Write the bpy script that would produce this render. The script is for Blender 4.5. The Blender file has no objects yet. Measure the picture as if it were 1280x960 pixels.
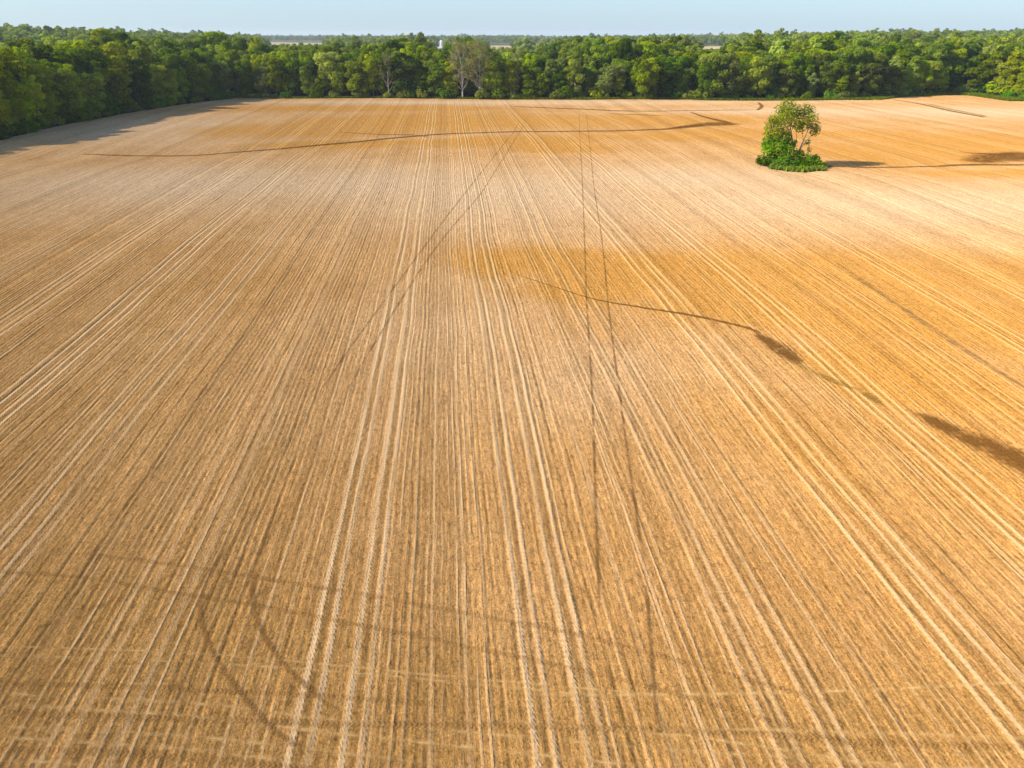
import bpy, math, random
import numpy as np
from mathutils import Vector, Matrix

S = bpy.context.scene
COL = S.collection
R = math.radians

# ------------------------------------------------------------------ camera
F_PX, HORIZON, CAM_H = 887.0, 43.5, 25.0
PITCH = math.atan((480 - HORIZON) / F_PX)
CP, SP = math.cos(PITCH), math.sin(PITCH)
cam_d = bpy.data.cameras.new('camera')
cam = bpy.data.objects.new('camera', cam_d)
COL.objects.link(cam)
cam.location = (0, 0, CAM_H)
cam.rotation_euler = (math.pi / 2 - PITCH, 0, 0)
cam_d.sensor_width = 36.0
cam_d.lens = 36.0 * F_PX / 1280
cam_d.clip_start, cam_d.clip_end = 0.5, 20000
S.camera = cam

# ------------------------------------------------------------------ world, sun, exposure
SUN_EL = R(31)
SUN_DIR = Vector((1.0, 0.20, 0)).normalized()          # the way the light travels over the ground
w = bpy.data.worlds.new('World'); S.world = w; w.use_nodes = True
wn = w.node_tree
bg = wn.nodes['Background']
sky = wn.nodes.new('ShaderNodeTexSky'); sky.sky_type = 'NISHITA'
sky.sun_disc = False
sky.sun_elevation = SUN_EL
sky.sun_rotation = math.atan2(-SUN_DIR.x, -SUN_DIR.y)
sky.altitude = 200; sky.air_density = 1.0; sky.dust_density = 1.2; sky.ozone_density = 1.8
tint = wn.nodes.new('ShaderNodeMix'); tint.data_type = 'RGBA'; tint.blend_type = 'MULTIPLY'; tint.inputs[0].default_value = 1.0
tint.inputs[7].default_value = (0.85, 0.98, 1.25, 1)
wn.links.new(sky.outputs[0], tint.inputs[6]); pal = wn.nodes.new('ShaderNodeMix'); pal.data_type = 'RGBA'; pal.inputs[0].default_value = 0.62     # milky summer haze evens the sky out
pal.inputs[7].default_value = (2.85, 3.85, 4.45, 1)
tcw = wn.nodes.new('ShaderNodeTexCoord'); sxw = wn.nodes.new('ShaderNodeSeparateXYZ'); mrw = wn.nodes.new('ShaderNodeMapRange')
wn.links.new(tcw.outputs['Generated'], sxw.inputs[0]); wn.links.new(sxw.outputs[2], mrw.inputs[0])
for i_, v_ in enumerate((0.06, 0.45, 0.66, 0.0)): mrw.inputs[i_ + 1].default_value = v_
wn.links.new(mrw.outputs[0], pal.inputs[0])
wn.links.new(tint.outputs[2], pal.inputs[6]); wn.links.new(pal.outputs[2], bg.inputs[0])
bg.inputs[1].default_value = 0.105
sun_d = bpy.data.lights.new('sun', 'SUN'); sun_d.energy = 4.6; sun_d.angle = R(0.6); sun_d.color = (1.0, 0.90, 0.75)
sun = bpy.data.objects.new('sun', sun_d); COL.objects.link(sun)
d3 = Vector((SUN_DIR.x * math.cos(SUN_EL), SUN_DIR.y * math.cos(SUN_EL), -math.sin(SUN_EL)))
sun.rotation_euler = d3.to_track_quat('-Z', 'Y').to_euler()
sun.location = (-200, 20, 130)
S.view_settings.view_transform = 'Standard'; S.view_settings.look = 'None'
S.view_settings.exposure = 0.92; S.view_settings.gamma = 1.0
S.view_settings.use_curve_mapping = False
S.render.filter_size = 0.9
S.cycles.max_bounces = 5; S.cycles.diffuse_bounces = 2; S.cycles.transmission_bounces = 3
S.cycles.transparent_max_bounces = 8; S.cycles.volume_bounces = 0
S.cycles.use_denoising = True
S.cycles.sample_clamp_indirect = 2.0

# ------------------------------------------------------------------ terrain
def sstep(a, b, x):
    t = np.clip((np.asarray(x, float) - a) / (b - a), 0, 1)
    return t * t * (3 - 2 * t)

def seg_dist(x, y, pts):
    x = np.asarray(x, float); y = np.asarray(y, float)
    d = np.full(np.broadcast(x, y).shape, 1e9)
    for (ax, ay), (bx, by) in zip(pts[:-1], pts[1:]):
        vx, vy = bx - ax, by - ay
        t = np.clip(((x - ax) * vx + (y - ay) * vy) / (vx * vx + vy * vy), 0, 1)
        d = np.minimum(d, np.hypot(x - ax - t * vx, y - ay - t * vy))
    return d

def flat(px, py):
    u = (px - 640) / F_PX; v = (py - 480) / F_PX
    d = CAM_H / (math.sin(PITCH) + v * math.cos(PITCH))
    return d * u, d * (math.cos(PITCH) - v * math.sin(PITCH))

VALLEYS = [([flat(*q) for q in p], dep, wid) for p, dep, wid in (
    ([(60, 194), (215, 195), (300, 190), (430, 179), (520, 170), (600, 166), (740, 164), (820, 162), (925, 155)], 0.45, 9.0),
    ([(640, 340), (735, 372), (860, 394), (935, 412), (1000, 455), (1060, 480), (1150, 520), (1280, 580), (1400, 640)], 0.22, 4.0),
    ([(1000, 208), (1100, 209), (1210, 206), (1330, 198)], 0.5, 8.0),
    ([(600, 132), (740, 137), (945, 137)], 0.3, 7.0))]

def height(x, y):
    x = np.asarray(x, float); y = np.asarray(y, float)
    h = 0.22 * np.sin(x / 31 + 0.7) * np.sin(y / 27 + 0.4) + 0.16 * np.sin(x / 17 - y / 41) * np.cos(y / 19 + 1.0)
    h = h * (1 - sstep(330, 420, y)) * sstep(20, 70, y)
    for pts, dep, wid in VALLEYS:
        h = h - dep * np.exp(-(seg_dist(x, y, pts) / wid) ** 2)
    a = x / np.maximum(y, 200)
    far = sstep(480, 1100, y)
    h = h + far * (11 * sstep(0.14, 0.5, a) + 12.5 * sstep(0.20, 0.58, -a) - 2)
    h = h + sstep(450, 900, y) * 2.6 * np.sin(x / 140 + y / 300) * np.sin(y / 210)
    return h

def ground(px, py):
    """the point of the ground seen at a pixel of the photograph"""
    x, y = flat(px, py)
    for _ in range(4):
        k = (CAM_H - float(height(x, y))) / CAM_H
        fx, fy = flat(px, py)
        x, y = fx * k, fy * k
    return x, y

# ------------------------------------------------------------------ helpers
def tag(o, label, cat=None, group=None, kind=None):
    o['label'] = label
    if cat: o['category'] = cat
    if group: o['group'] = group
    if kind: o['kind'] = kind
    return o

def link(o, parent=None):
    COL.objects.link(o)
    if parent: o.parent = parent
    return o

def mesh_np(name, V, faces, mats, midx=None, smooth=False, attrs=None, uv=None):
    """faces: int array (n, k)"""
    me = bpy.data.meshes.new(name)
    V = np.asarray(V, np.float32); faces = np.asarray(faces, np.int32)
    n, k = faces.shape
    me.vertices.add(len(V)); me.vertices.foreach_set('co', V.ravel())
    me.loops.add(n * k); me.loops.foreach_set('vertex_index', faces.ravel())
    me.polygons.add(n)
    me.polygons.foreach_set('loop_start', np.arange(0, n * k, k, dtype=np.int32))
    me.polygons.foreach_set('loop_total', np.full(n, k, np.int32))
    for m in mats: me.materials.append(m)
    if midx is not None: me.polygons.foreach_set('material_index', np.asarray(midx, np.int32))
    me.polygons.foreach_set('use_smooth', np.full(n, smooth))
    for key, val in (attrs or {}).items():
        a = me.attributes.new(key, 'FLOAT', 'POINT'); a.data.foreach_set('value', np.asarray(val, np.float32))
    if uv is not None:
        l = me.uv_layers.new(name='UVMap'); l.data.foreach_set('uv', np.asarray(uv, np.float32)[faces.ravel()].ravel())
    me.update(calc_edges=True)
    return me

class MB:
    """collects quads and builds one mesh"""
    def __init__(s): s.v, s.f, s.m = [], [], []; s.n = 0
    def add(s, V, Fq, m=0):
        V = np.asarray(V, float); Fq = np.asarray(Fq, int)
        s.v.append(V); s.f.append(Fq + s.n); s.m.append(np.full(len(Fq), m)); s.n += len(V)
    def box(s, c, size, m=0, rot=0.0):
        x, y, z = [q / 2 for q in size]
        V = np.array([(-x, -y, -z), (x, -y, -z), (x, y, -z), (-x, y, -z), (-x, -y, z), (x, -y, z), (x, y, z), (-x, y, z)])
        cr, sr = math.cos(rot), math.sin(rot)
        V = V @ np.array([(cr, sr, 0), (-sr, cr, 0), (0, 0, 1)]) + np.array(c)
        s.add(V, [(0, 3, 2, 1), (4, 5, 6, 7), (0, 1, 5, 4), (1, 2, 6, 5), (2, 3, 7, 6), (3, 0, 4, 7)], m)
    def tube(s, pts, radii, sides=7, m=0):
        pts = [Vector(p) for p in pts]; rings = []
        for i, p in enumerate(pts):
            a = pts[max(i - 1, 0)]; b = pts[min(i + 1, len(pts) - 1)]
            t = (b - a).normalized()
            u = t.cross(Vector((0.31, 0.95, 0.1))).normalized(); v = t.cross(u)
            rings += [p + (u * math.cos(k * 2 * math.pi / sides) + v * math.sin(k * 2 * math.pi / sides)) * radii[i] for k in range(sides)]
        Fq = [(i * sides + k, i * sides + (k + 1) % sides, (i + 1) * sides + (k + 1) % sides, (i + 1) * sides + k)
              for i in range(len(pts) - 1) for k in range(sides)]
        s.add([tuple(q) for q in rings], Fq, m)
    def lathe(s, prof, sides=20, m=0):
        V = [(r * math.cos(k * 2 * math.pi / sides), r * math.sin(k * 2 * math.pi / sides), z) for r, z in prof for k in range(sides)]
        Fq = [(i * sides + k, i * sides + (k + 1) % sides, (i + 1) * sides + (k + 1) % sides, (i + 1) * sides + k)
              for i in range(len(prof) - 1) for k in range(sides)]
        s.add(V, Fq, m)
    def build(s, name, mats, smooth=False):
        return mesh_np(name, np.concatenate(s.v), np.concatenate(s.f), mats, np.concatenate(s.m), smooth)

class NT:
    """short hand for shader nodes"""
    def __init__(s, name):
        s.mat = bpy.data.materials.new(name); s.mat.use_nodes = True
        s.t = s.mat.node_tree; s.t.nodes.clear()
        s.out = s.t.nodes.new('ShaderNodeOutputMaterial')
    def put(s, sock, val):
        if isinstance(val, bpy.types.NodeSocket): s.t.links.new(val, sock)
        elif isinstance(val, (tuple, list)): sock.default_value = tuple(val) + ((1.0,) if len(val) == 3 and sock.type == 'RGBA' else ())
        else: sock.default_value = val
    def m(s, op, a, b=0.0, c=0.0, clamp=False):
        n = s.t.nodes.new('ShaderNodeMath'); n.operation = op; n.use_clamp = clamp
        for i, v in enumerate((a, b, c)): s.put(n.inputs[i], v)
        return n.outputs[0]
    def add(s, a, b): return s.m('ADD', a, b)
    def sub(s, a, b): return s.m('SUBTRACT', a, b)
    def mul(s, a, b): return s.m('MULTIPLY', a, b)
    def ss(s, x, a, b):
        n = s.t.nodes.new('ShaderNodeMapRange'); n.interpolation_type = 'SMOOTHSTEP'
        s.put(n.inputs[0], x); n.inputs[1].default_value = a; n.inputs[2].default_value = b
        n.inputs[3].default_value = 0; n.inputs[4].default_value = 1
        return n.outputs[0]
    def lin(s, x, a, b, c, d):
        n = s.t.nodes.new('ShaderNodeMapRange'); s.put(n.inputs[0], x)
        for i, v in enumerate((a, b, c, d)): n.inputs[i + 1].default_value = v
        return n.outputs[0]
    def attr(s, name):
        n = s.t.nodes.new('ShaderNodeAttribute'); n.attribute_name = name; return n.outputs['Fac']
    def comb(s, x, y, z=0.0):
        n = s.t.nodes.new('ShaderNodeCombineXYZ')
        for i, v in enumerate((x, y, z)): s.put(n.inputs[i], v)
        return n.outputs[0]
    def sep(s, v):
        n = s.t.nodes.new('ShaderNodeSeparateXYZ'); s.put(n.inputs[0], v); return n.outputs
    def coord(s, which='Object'):
        return s.t.nodes.new('ShaderNodeTexCoord').outputs[which]
    def noise(s, vec, scale=1.0, detail=2.0, rough=0.5, dim='3D'):
        n = s.t.nodes.new('ShaderNodeTexNoise'); n.noise_dimensions = dim
        if dim == '1D': s.put(n.inputs['W'], vec)
        else: s.put(n.inputs['Vector'], vec)
        n.inputs['Scale'].default_value = scale; n.inputs['Detail'].default_value = detail; n.inputs['Roughness'].default_value = rough
        return n.outputs[0]
    def white(s, wv):
        n = s.t.nodes.new('ShaderNodeTexWhiteNoise'); n.noise_dimensions = '1D'; s.put(n.inputs['W'], wv); return n.outputs[0]
    def mix(s, f, a, b, mode='MIX'):
        n = s.t.nodes.new('ShaderNodeMix'); n.data_type = 'RGBA'; n.blend_type = mode
        s.put(n.inputs[0], f); s.put(n.inputs[6], a); s.put(n.inputs[7], b)
        return n.outputs[2]
    def grey(s, f):
        n = s.t.nodes.new('ShaderNodeCombineColor')
        for i in range(3): s.put(n.inputs[i], f)
        return n.outputs[0]
    def bump(s, hgt, strength=1.0, dist=1.0):
        n = s.t.nodes.new('ShaderNodeBump'); n.inputs['Strength'].default_value = strength; n.inputs['Distance'].default_value = dist
        s.put(n.inputs['Height'], hgt); return n.outputs[0]
    def diffuse(s, col, normal=None, rough=0.5):
        n = s.t.nodes.new('ShaderNodeBsdfDiffuse'); s.put(n.inputs[0], col); n.inputs[1].default_value = rough
        if normal: s.put(n.inputs[2], normal)
        return n.outputs[0]
    def shade(s, sh): s.t.links.new(sh, s.out.inputs[0]); return s.mat
    def mixsh(s, f, a, b):
        n = s.t.nodes.new('ShaderNodeMixShader'); s.put(n.inputs[0], f); s.t.links.new(a, n.inputs[1]); s.t.links.new(b, n.inputs[2]); return n.outputs[0]
    def transp(s): return s.t.nodes.new('ShaderNodeBsdfTransparent').outputs[0]

# ------------------------------------------------------------------ materials
def mat_field():
    N = NT('tilled_soil')
    s0, t, damp_shade, pale, head_left = (N.attr(k) for k in ('row', 'along', 'damp_shade', 'pale', 'headland_and_left'))
    wob = N.noise(N.comb(N.mul(s0, 0.10), N.mul(t, 0.035)), 1.0, 2.0)
    s = N.add(s0, N.mul(N.sub(wob, 0.5), 0.9))
    v = N.comb(s, t)
    # sown rows
    ri = N.m('FLOOR', N.m('DIVIDE', s, 0.40)); rf = N.m('FRACT', N.m('DIVIDE', s, 0.40))
    wr = N.m('POWER', N.white(ri), 1.8)
    inter = N.ss(N.noise(N.comb(N.mul(s, 2.5), N.mul(t, 0.22)), 1.0, 3.0, 0.65), 0.36, 0.60)
    gr = N.sub(1.0, N.ss(N.m('ABSOLUTE', N.sub(rf, 0.5)), 0.06, 0.26))
    rows = N.mul(N.mul(gr, N.lin(wr, 0, 1, 0.05, 1.0)), inter)
    # broad stripes left by the drill
    st1 = N.noise(s, 1.15, 1.0, 0.5, '1D'); st2 = N.noise(s, 0.22, 2.0, 0.5, '1D')
    # wheel tracks of each pass
    P = 9.5
    qn = N.m('DIVIDE', N.add(s, 10.4), P)
    qi = N.m('FLOOR', qn)
    q = N.m('ABSOLUTE', N.mul(N.sub(N.m('FRACT', qn), 0.5), P))
    lug = N.m('FRACT', N.m('DIVIDE', N.add(t, N.mul(s, 0.9)), 0.30))
    lug = N.mul(N.m('ABSOLUTE', N.sub(lug, 0.5)), 2.0)
    dd = N.m('ABSOLUTE', N.sub(N.m('ABSOLUTE', N.sub(q, 0.98)), 0.36))
    dd = N.add(dd, N.mul(N.sub(lug, 0.5), 0.075))
    dd = N.add(dd, N.mul(N.sub(N.noise(v, 2.2, 3.0), 0.5), 0.10))
    pst = N.lin(N.white(N.add(qi, 3.3)), 0, 1, 0.35, 1.0)
    broken = N.ss(N.noise(N.comb(N.mul(s, 0.9), N.mul(t, 0.07)), 1.0, 3.0, 0.6), 0.30, 0.58)
    tr = N.mul(N.mul(N.sub(1.0, N.ss(dd, 0.06, 0.20)), pst), N.lin(broken, 0, 1, 0.35, 1.0))
    d2 = N.m('ABSOLUTE', N.sub(q, 3.95))
    d2b = N.m('ABSOLUTE', N.sub(q, 2.9))
    tr2 = N.mul(N.sub(1.0, N.ss(N.m('MINIMUM', d2, N.add(d2b, 0.02)), 0.02, 0.13)), N.mul(N.white(N.add(qi, 9.7)), 0.75))
    tr2 = N.mul(tr2, N.lin(broken, 0, 1, 0.2, 1.0))
    tracks = N.m('MAXIMUM', tr, tr2)
    # shadow line of the wheel ridges, painted as a darker strip in the soil
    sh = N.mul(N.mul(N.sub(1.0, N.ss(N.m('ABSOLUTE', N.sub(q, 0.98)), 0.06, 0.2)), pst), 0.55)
    # clods and crumbs
    c1 = N.noise(N.comb(N.mul(s, 4.6), N.mul(t, 1.7)), 1.0, 4.0, 0.65)
    c2 = N.noise(v, 7.5, 3.0, 0.7)
    c3 = N.noise(v, 0.06, 4.0, 0.6)
    specks = N.ss(N.noise(N.comb(N.mul(s, 4.2), N.mul(t, 2.3), 4.0), 1.0, 2.0, 0.6), 0.57, 0.64)
    streak = N.noise(N.comb(N.mul(s, 7.0), N.mul(t, 0.35), 7.0), 1.0, 3.0, 0.6)
    base = N.mix(N.ss(c3, 0.35, 0.68), (0.395, 0.204, 0.062), (0.468, 0.262, 0.097))
    base = N.mix(pale, base, (0.490, 0.340, 0.190))
    dn = N.ss(N.add(damp_shade, N.mul(N.sub(N.noise(N.comb(N.mul(s, 0.10), N.mul(t, 0.035)), 1.0, 5.0, 0.65), 0.5), 1.1)), 0.00, 0.85)
    base = N.mix(N.mul(dn, 0.9), base, (0.405, 0.193, 0.038))
    base = N.mix(N.mul(head_left, 0.8), base, (0.330, 0.175, 0.048))
    k = N.lin(c1, 0.3, 0.7, 0.72, 1.26)
    k = N.mul(k, N.lin(c2, 0.3, 0.7, 0.68, 1.34))
    k = N.mul(k, N.lin(N.noise(v, 17.0, 2.0, 0.6), 0.3, 0.7, 0.74, 1.28))
    k = N.mul(k, N.lin(st1, 0.25, 0.75, 0.88, 1.11))
    k = N.mul(k, N.lin(st2, 0.3, 0.7, 0.90, 1.10))
    k = N.mul(k, N.lin(streak, 0.3, 0.7, 0.72, 1.28))
    k = N.mul(k, N.sub(1.0, N.mul(rows, 0.58)))
    k = N.mul(k, N.sub(1.0, N.mul(specks, 0.28)))
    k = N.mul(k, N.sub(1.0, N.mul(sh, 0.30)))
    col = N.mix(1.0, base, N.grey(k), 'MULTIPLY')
    tc = N.mix(dn, (0.68, 0.465, 0.24), (0.66, 0.43, 0.165))
    tc = N.mix(1.0, tc, N.grey(N.mul(N.lin(c2, 0.25, 0.75, 0.86, 1.12), N.lin(lug, 0, 1, 0.86, 1.10))), 'MULTIPLY')
    fr2 = N.m('FRACT', N.add(rf, 0.5))
    lite = N.mul(N.sub(1.0, N.ss(N.m('ABSOLUTE', N.sub(fr2, 0.5)), 0.06, 0.24)), N.m('POWER', N.white(N.add(N.m('FLOOR', N.add(N.m('DIVIDE', s, 0.40), 0.5)), 0.37)), 2.5))
    lite = N.mul(lite, N.ss(N.noise(N.comb(N.mul(s, 1.7), N.mul(t, 0.12), 3.0), 1.0, 3.0, 0.65), 0.38, 0.62))
    tracks = N.m('MAXIMUM', tracks, N.mul(lite, 0.80))
    col = N.mix(N.mul(tracks, 0.80), col, tc)
    hgt = N.mul(N.m('COSINE', N.mul(rf, 2 * math.pi)), N.lin(wr, 0, 1, 0.004, 0.024))
    hgt = N.add(hgt, N.mul(c1, 0.11)); hgt = N.add(hgt, N.mul(c2, 0.05))
    hgt = N.add(hgt, N.mul(tracks, 0.055)); hgt = N.add(hgt, N.mul(N.mul(lug, tr), 0.012))
    return N.shade(N.diffuse(col, N.bump(hgt, 0.75, 1.0), 0.8))

def mat_track(name, col, alpha, lug=0.0, patch=(0.35, 0.6), edge=0.35, pscale=0.35, lug_shade=0.5, low=0.3):
    """soil pressed by a wheel or washed by water: fades out at its edges"""
    N = NT(name)
    uv = N.sep(N.coord('UV')); u, v = uv[0], uv[1]
    av = N.m('ABSOLUTE', v)
    P = N.coord('Object')
    rag = N.mul(N.sub(N.noise(P, 2.6, 4.0, 0.65), 0.5), 0.9)
    a = N.sub(1.0, N.ss(N.add(av, rag), edge, 0.95))
    br = N.ss(N.noise(P, pscale, 4.0, 0.65), patch[0], patch[1])
    a = N.mul(N.mul(a, N.lin(br, 0, 1, low, 1.0)), alpha)
    a = N.mul(a, N.attr('strength'))
    a = N.mul(a, N.lin(N.noise(P, 3.0, 3.0, 0.7), 0.3, 0.55, 0.62, 1.0))
    g = N.noise(P, 7.0, 3.0, 0.7)
    k = N.lin(g, 0.25, 0.75, 0.72, 1.25)
    hgt = N.mul(g, 0.06)
    if lug:
        lg = N.m('FRACT', N.m('DIVIDE', N.add(u, N.mul(av, 0.20)), lug))
        lg = N.ss(N.mul(N.m('ABSOLUTE', N.sub(lg, 0.5)), 2.0), 0.25, 0.75)
        k = N.mul(k, N.lin(lg, 0, 1, 1 - lug_shade * 0.75, 1 + lug_shade * 0.5))  # lit and shaded sides of the lugs painted into the colour
        hgt = N.add(hgt, N.mul(lg, 0.05))
    c = N.mix(1.0, col, N.grey(k), 'MULTIPLY')
    return N.shade(N.mixsh(a, N.transp(), N.diffuse(c, N.bump(hgt, 0.7, 1.0), 0.8)))

def mat_leaf(name, dark, light, translucent=0.42, vary=0.5):
    N = NT(name)
    g = N.t.nodes.new('ShaderNodeNewGeometry')
    isl = g.outputs['Random Per Island']
    oi = N.t.nodes.new('ShaderNodeObjectInfo').outputs['Random']
    tone = N.attr('tone')
    f = N.add(N.mul(isl, 0.40), N.mul(tone, 0.60))
    f = N.m('ADD', f, N.mul(N.sub(oi, 0.5), vary), clamp=True)
    c = N.mix(f, dark, light)
    h = N.t.nodes.new('ShaderNodeHueSaturation'); N.put(h.inputs['Color'], c)
    N.put(h.inputs['Hue'], N.lin(N.m('FRACT', N.mul(oi, 7.13)), 0, 1, 0.485, 0.515))
    N.put(h.inputs['Saturation'], N.lin(N.m('FRACT', N.mul(oi, 3.7)), 0, 1, 0.95, 1.15))
    N.put(h.inputs['Value'], N.lin(N.m('FRACT', N.mul(oi, 13.3)), 0, 1, 0.78, 1.30))
    c = h.outputs[0]
    tr = N.t.nodes.new('ShaderNodeBsdfTranslucent'); N.put(tr.inputs[0], N.mix(1.0, c, (1.0, 1.0, 0.55), 'MULTIPLY'))
    return N.shade(N.mixsh(translucent, N.diffuse(c), tr.outputs[0]))

def mat_bark(name, a, b):
    N = NT(name)
    P = N.coord('Object')
    n = N.noise(P, 2.5, 4.0, 0.7)
    c = N.mix(N.ss(n, 0.35, 0.65), a, b)
    return N.shade(N.diffuse(c, N.bump(N.mul(N.noise(P, 9.0, 3.0), 0.04), 0.5)))

def mat_plain(name, a, b, scale=1.0, bump=0.02):
    N = NT(name)
    P = N.coord('Object')
    n = N.noise(P, scale, 5.0, 0.65)
    return N.shade(N.diffuse(N.mix(N.ss(n, 0.3, 0.7), a, b), N.bump(N.mul(n, bump), 0.5)))

def mat_ground():
    N = NT('meadow_and_wood_floor')
    P = N.coord('Object')
    n = N.noise(P, 0.35, 6.0, 0.7); big = N.noise(P, 0.0045, 3.0, 0.5)
    c = N.mix(N.ss(n, 0.3, 0.7), (0.030, 0.042, 0.014), (0.085, 0.105, 0.030))
    far = N.ss(N.sep(P)[1], 480, 900)
    c = N.mix(N.mul(N.ss(big, 0.50, 0.56), far), c, (0.16, 0.19, 0.07))
    return N.shade(N.diffuse(c, N.bump(N.mul(n, 0.3), 0.5)))

M_FIELD = mat_field()
M_GROUND = mat_ground()
M_PALE = mat_track('light_pressed_soil', (0.72, 0.47, 0.18), 0.58, 0.0, (0.40, 0.64), 0.0, 1.3, 0.5, 0.10)
M_DARK = mat_track('dark_wheel_mark', (0.190, 0.098, 0.030), 0.66, 0.22, (0.34, 0.62), 0.12, 0.5, 0.3)
M_TURN = mat_track('turning_wheel_mark', (0.250, 0.125, 0.036), 0.46, 0.20, (0.30, 0.62), 0.25, 0.6, 0.6, 0.5)
M_TREAD = mat_track('tread_pressed_soil', (0.370, 0.195, 0.056), 0.30, 0.21, (0.32, 0.64), 0.35, 0.45, 1.0, 0.5)
M_WET = mat_track('wet_washed_soil', (0.140, 0.062, 0.014), 0.92, 0.0, (0.30, 0.56), 0.14, 0.8)
M_GULLY = mat_track('washed_gully_soil', (0.150, 0.068, 0.016), 0.90, 0.0, (0.30, 0.58), 0.28, 0.8, 0.5, 0.5)
M_WEED = mat_track('weedy_soil', (0.210, 0.128, 0.026), 0.60, 0.0, (0.35, 0.55), 0.25, 0.5)
M_GRASS = mat_leaf('grass_blades', (0.070, 0.125, 0.012), (0.290, 0.340, 0.045), 0.4, 0.2)
M_STRAW = mat_leaf('dry_grass_blades', (0.16, 0.15, 0.04), (0.30, 0.26, 0.09), 0.3, 0.2)
M_TURF = mat_plain('turf', (0.045, 0.085, 0.015), (0.11, 0.16, 0.035), 1.5)
M_STUBBLE = mat_plain('pale_stubble', (0.36, 0.27, 0.14), (0.46, 0.36, 0.20), 0.02)
M_MEADOW = mat_plain('far_meadow', (0.13, 0.19, 0.05), (0.20, 0.24, 0.08), 0.02)
LEAF = {
    'deep':  mat_leaf('deep_green_leaves', (0.024, 0.062, 0.006), (0.213, 0.304, 0.020)),
    'mid':   mat_leaf('mid_green_leaves', (0.047, 0.101, 0.007), (0.389, 0.458, 0.024)),
    'lime':  mat_leaf('yellow_green_leaves', (0.088, 0.154, 0.007), (0.484, 0.556, 0.024)),
    'grey':  mat_leaf('grey_green_leaves', (0.085, 0.128, 0.026), (0.430, 0.475, 0.094)),
    'olive': mat_leaf('olive_leaves', (0.052, 0.084, 0.010), (0.352, 0.410, 0.037)),
    'sparse': mat_leaf('thin_olive_leaves', (0.15, 0.15, 0.05), (0.34, 0.31, 0.11)),
    'lone':  mat_leaf('lone_tree_leaves', (0.1, 0.145, 0.008), (0.420, 0.460, 0.022), 0.4, 0.0),
    'shrub': mat_leaf('glossy_shrub_leaves', (0.024, 0.105, 0.005), (0.168, 0.363, 0.016), 0.3, 0.2),
    'far':   mat_leaf('far_wood_leaves', (0.054, 0.108, 0.020), (0.359, 0.426, 0.058)),
}
M_BARK = mat_bark('grey_brown_bark', (0.09, 0.075, 0.06), (0.17, 0.15, 0.12))
M_PBARK = mat_bark('pale_bark', (0.33, 0.30, 0.25), (0.58, 0.55, 0.48))
M_DBARK = mat_bark('weathered_dead_wood', (0.22, 0.19, 0.16), (0.36, 0.32, 0.27))

# ------------------------------------------------------------------ the field and the ground
EDGE_LEFT_PX = [(0, 176), (60, 160), (150, 143), (230, 130), (295, 122.5)]
EDGE_BACK_PX = [(295, 122.5), (420, 122.5), (640, 124), (860, 124.5), (1000, 125), (1080, 124), (1120, 121), (1205, 117.5), (1240, 120), (1290, 126)]
EL = [(-185, 60), (-172, 110), (-155, 150)] + [flat(*p) for p in EDGE_LEFT_PX]
EB = [flat(*p) for p in EDGE_BACK_PX] + [(262, 300), (300, 230)]
POLY = [(-185, -40)] + EL + EB[1:] + [(300, -40)]

def inside(x, y, poly):
    x = np.asarray(x); y = np.asarray(y); c = np.zeros(x.shape, bool)
    for (ax, ay), (bx, by) in zip(poly, poly[1:] + poly[:1]):
        if ay == by: continue
        c ^= ((ay > y) != (by > y)) & (x < (bx - ax) * (y - ay) / (by - ay) + ax)
    return c

TX, TY = ground(988, 208)                                # where the lone tree stands

def blob(x, y, px, py, rx, ry, ang=0.0):
    cx, cy = flat(px, py); c, s_ = math.cos(ang), math.sin(ang)
    u = (x - cx) * c + (y - cy) * s_; v = -(x - cx) * s_ + (y - cy) * c
    return np.exp(-((u / rx) ** 2 + (v / ry) ** 2) ** 1.0)

step = 1.25
xs = np.arange(-186, 302, step); ys = np.arange(-40, 372, step)
X, Y = np.meshgrid(xs, ys)
Z = height(X, Y)
row = X + 0.085 * Y - 0.055 * (np.clip(Y, 30, 130) - 65) * sstep(14, 46, X)
row = row + 0.5 * np.exp(-((Y - 95) / 16) ** 2) * np.exp(-((X + 2) / 9) ** 2)
e = np.exp(-((X - TX) / 17) ** 2 - ((Y - TY + 6) / 30) ** 2)
row = row - 3.4 * e * np.tanh((X - TX) / 7)
damp_shade = np.zeros_like(X)
for b in ((1010, 345, 34, 13, 0.0), (1180, 400, 26, 10, -0.15), (790, 330, 18, 9, 0), (650, 325, 10, 8, 0), (1130, 470, 10, 9, -0.6), (930, 380, 14, 8, -0.2), (740, 360, 10, 6, 0),
          (560, 151, 62, 26, 0.06), (400, 160, 36, 22, 0.2), (760, 150, 60, 20, 0.05), (470, 136, 60, 12, 0), (900, 165, 30, 10, 0), (640, 177, 26, 10, 0), (700, 185, 16, 8, 0),  # far bands: ochre soil plus painted shade of slopes facing away
          (430, 178, 24, 8, 0.15), (820, 172, 34, 7, 0),
          (1130, 190, 30, 18, 0), (1230, 180, 36, 22, 0), (1280, 215, 24, 7, 0), (1060, 168, 26, 10, 0), (1000, 166, 22, 7, 0),
          (1200, 520, 16, 13, -.5), (1150, 560, 16, 16, -.5)):
    damp_shade = np.maximum(damp_shade, blob(X, Y, *b) * (1.2 if b[1] < 200 else 0.55 if b[1] > 500 else 1.0))
pale = np.zeros_like(X)
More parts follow.
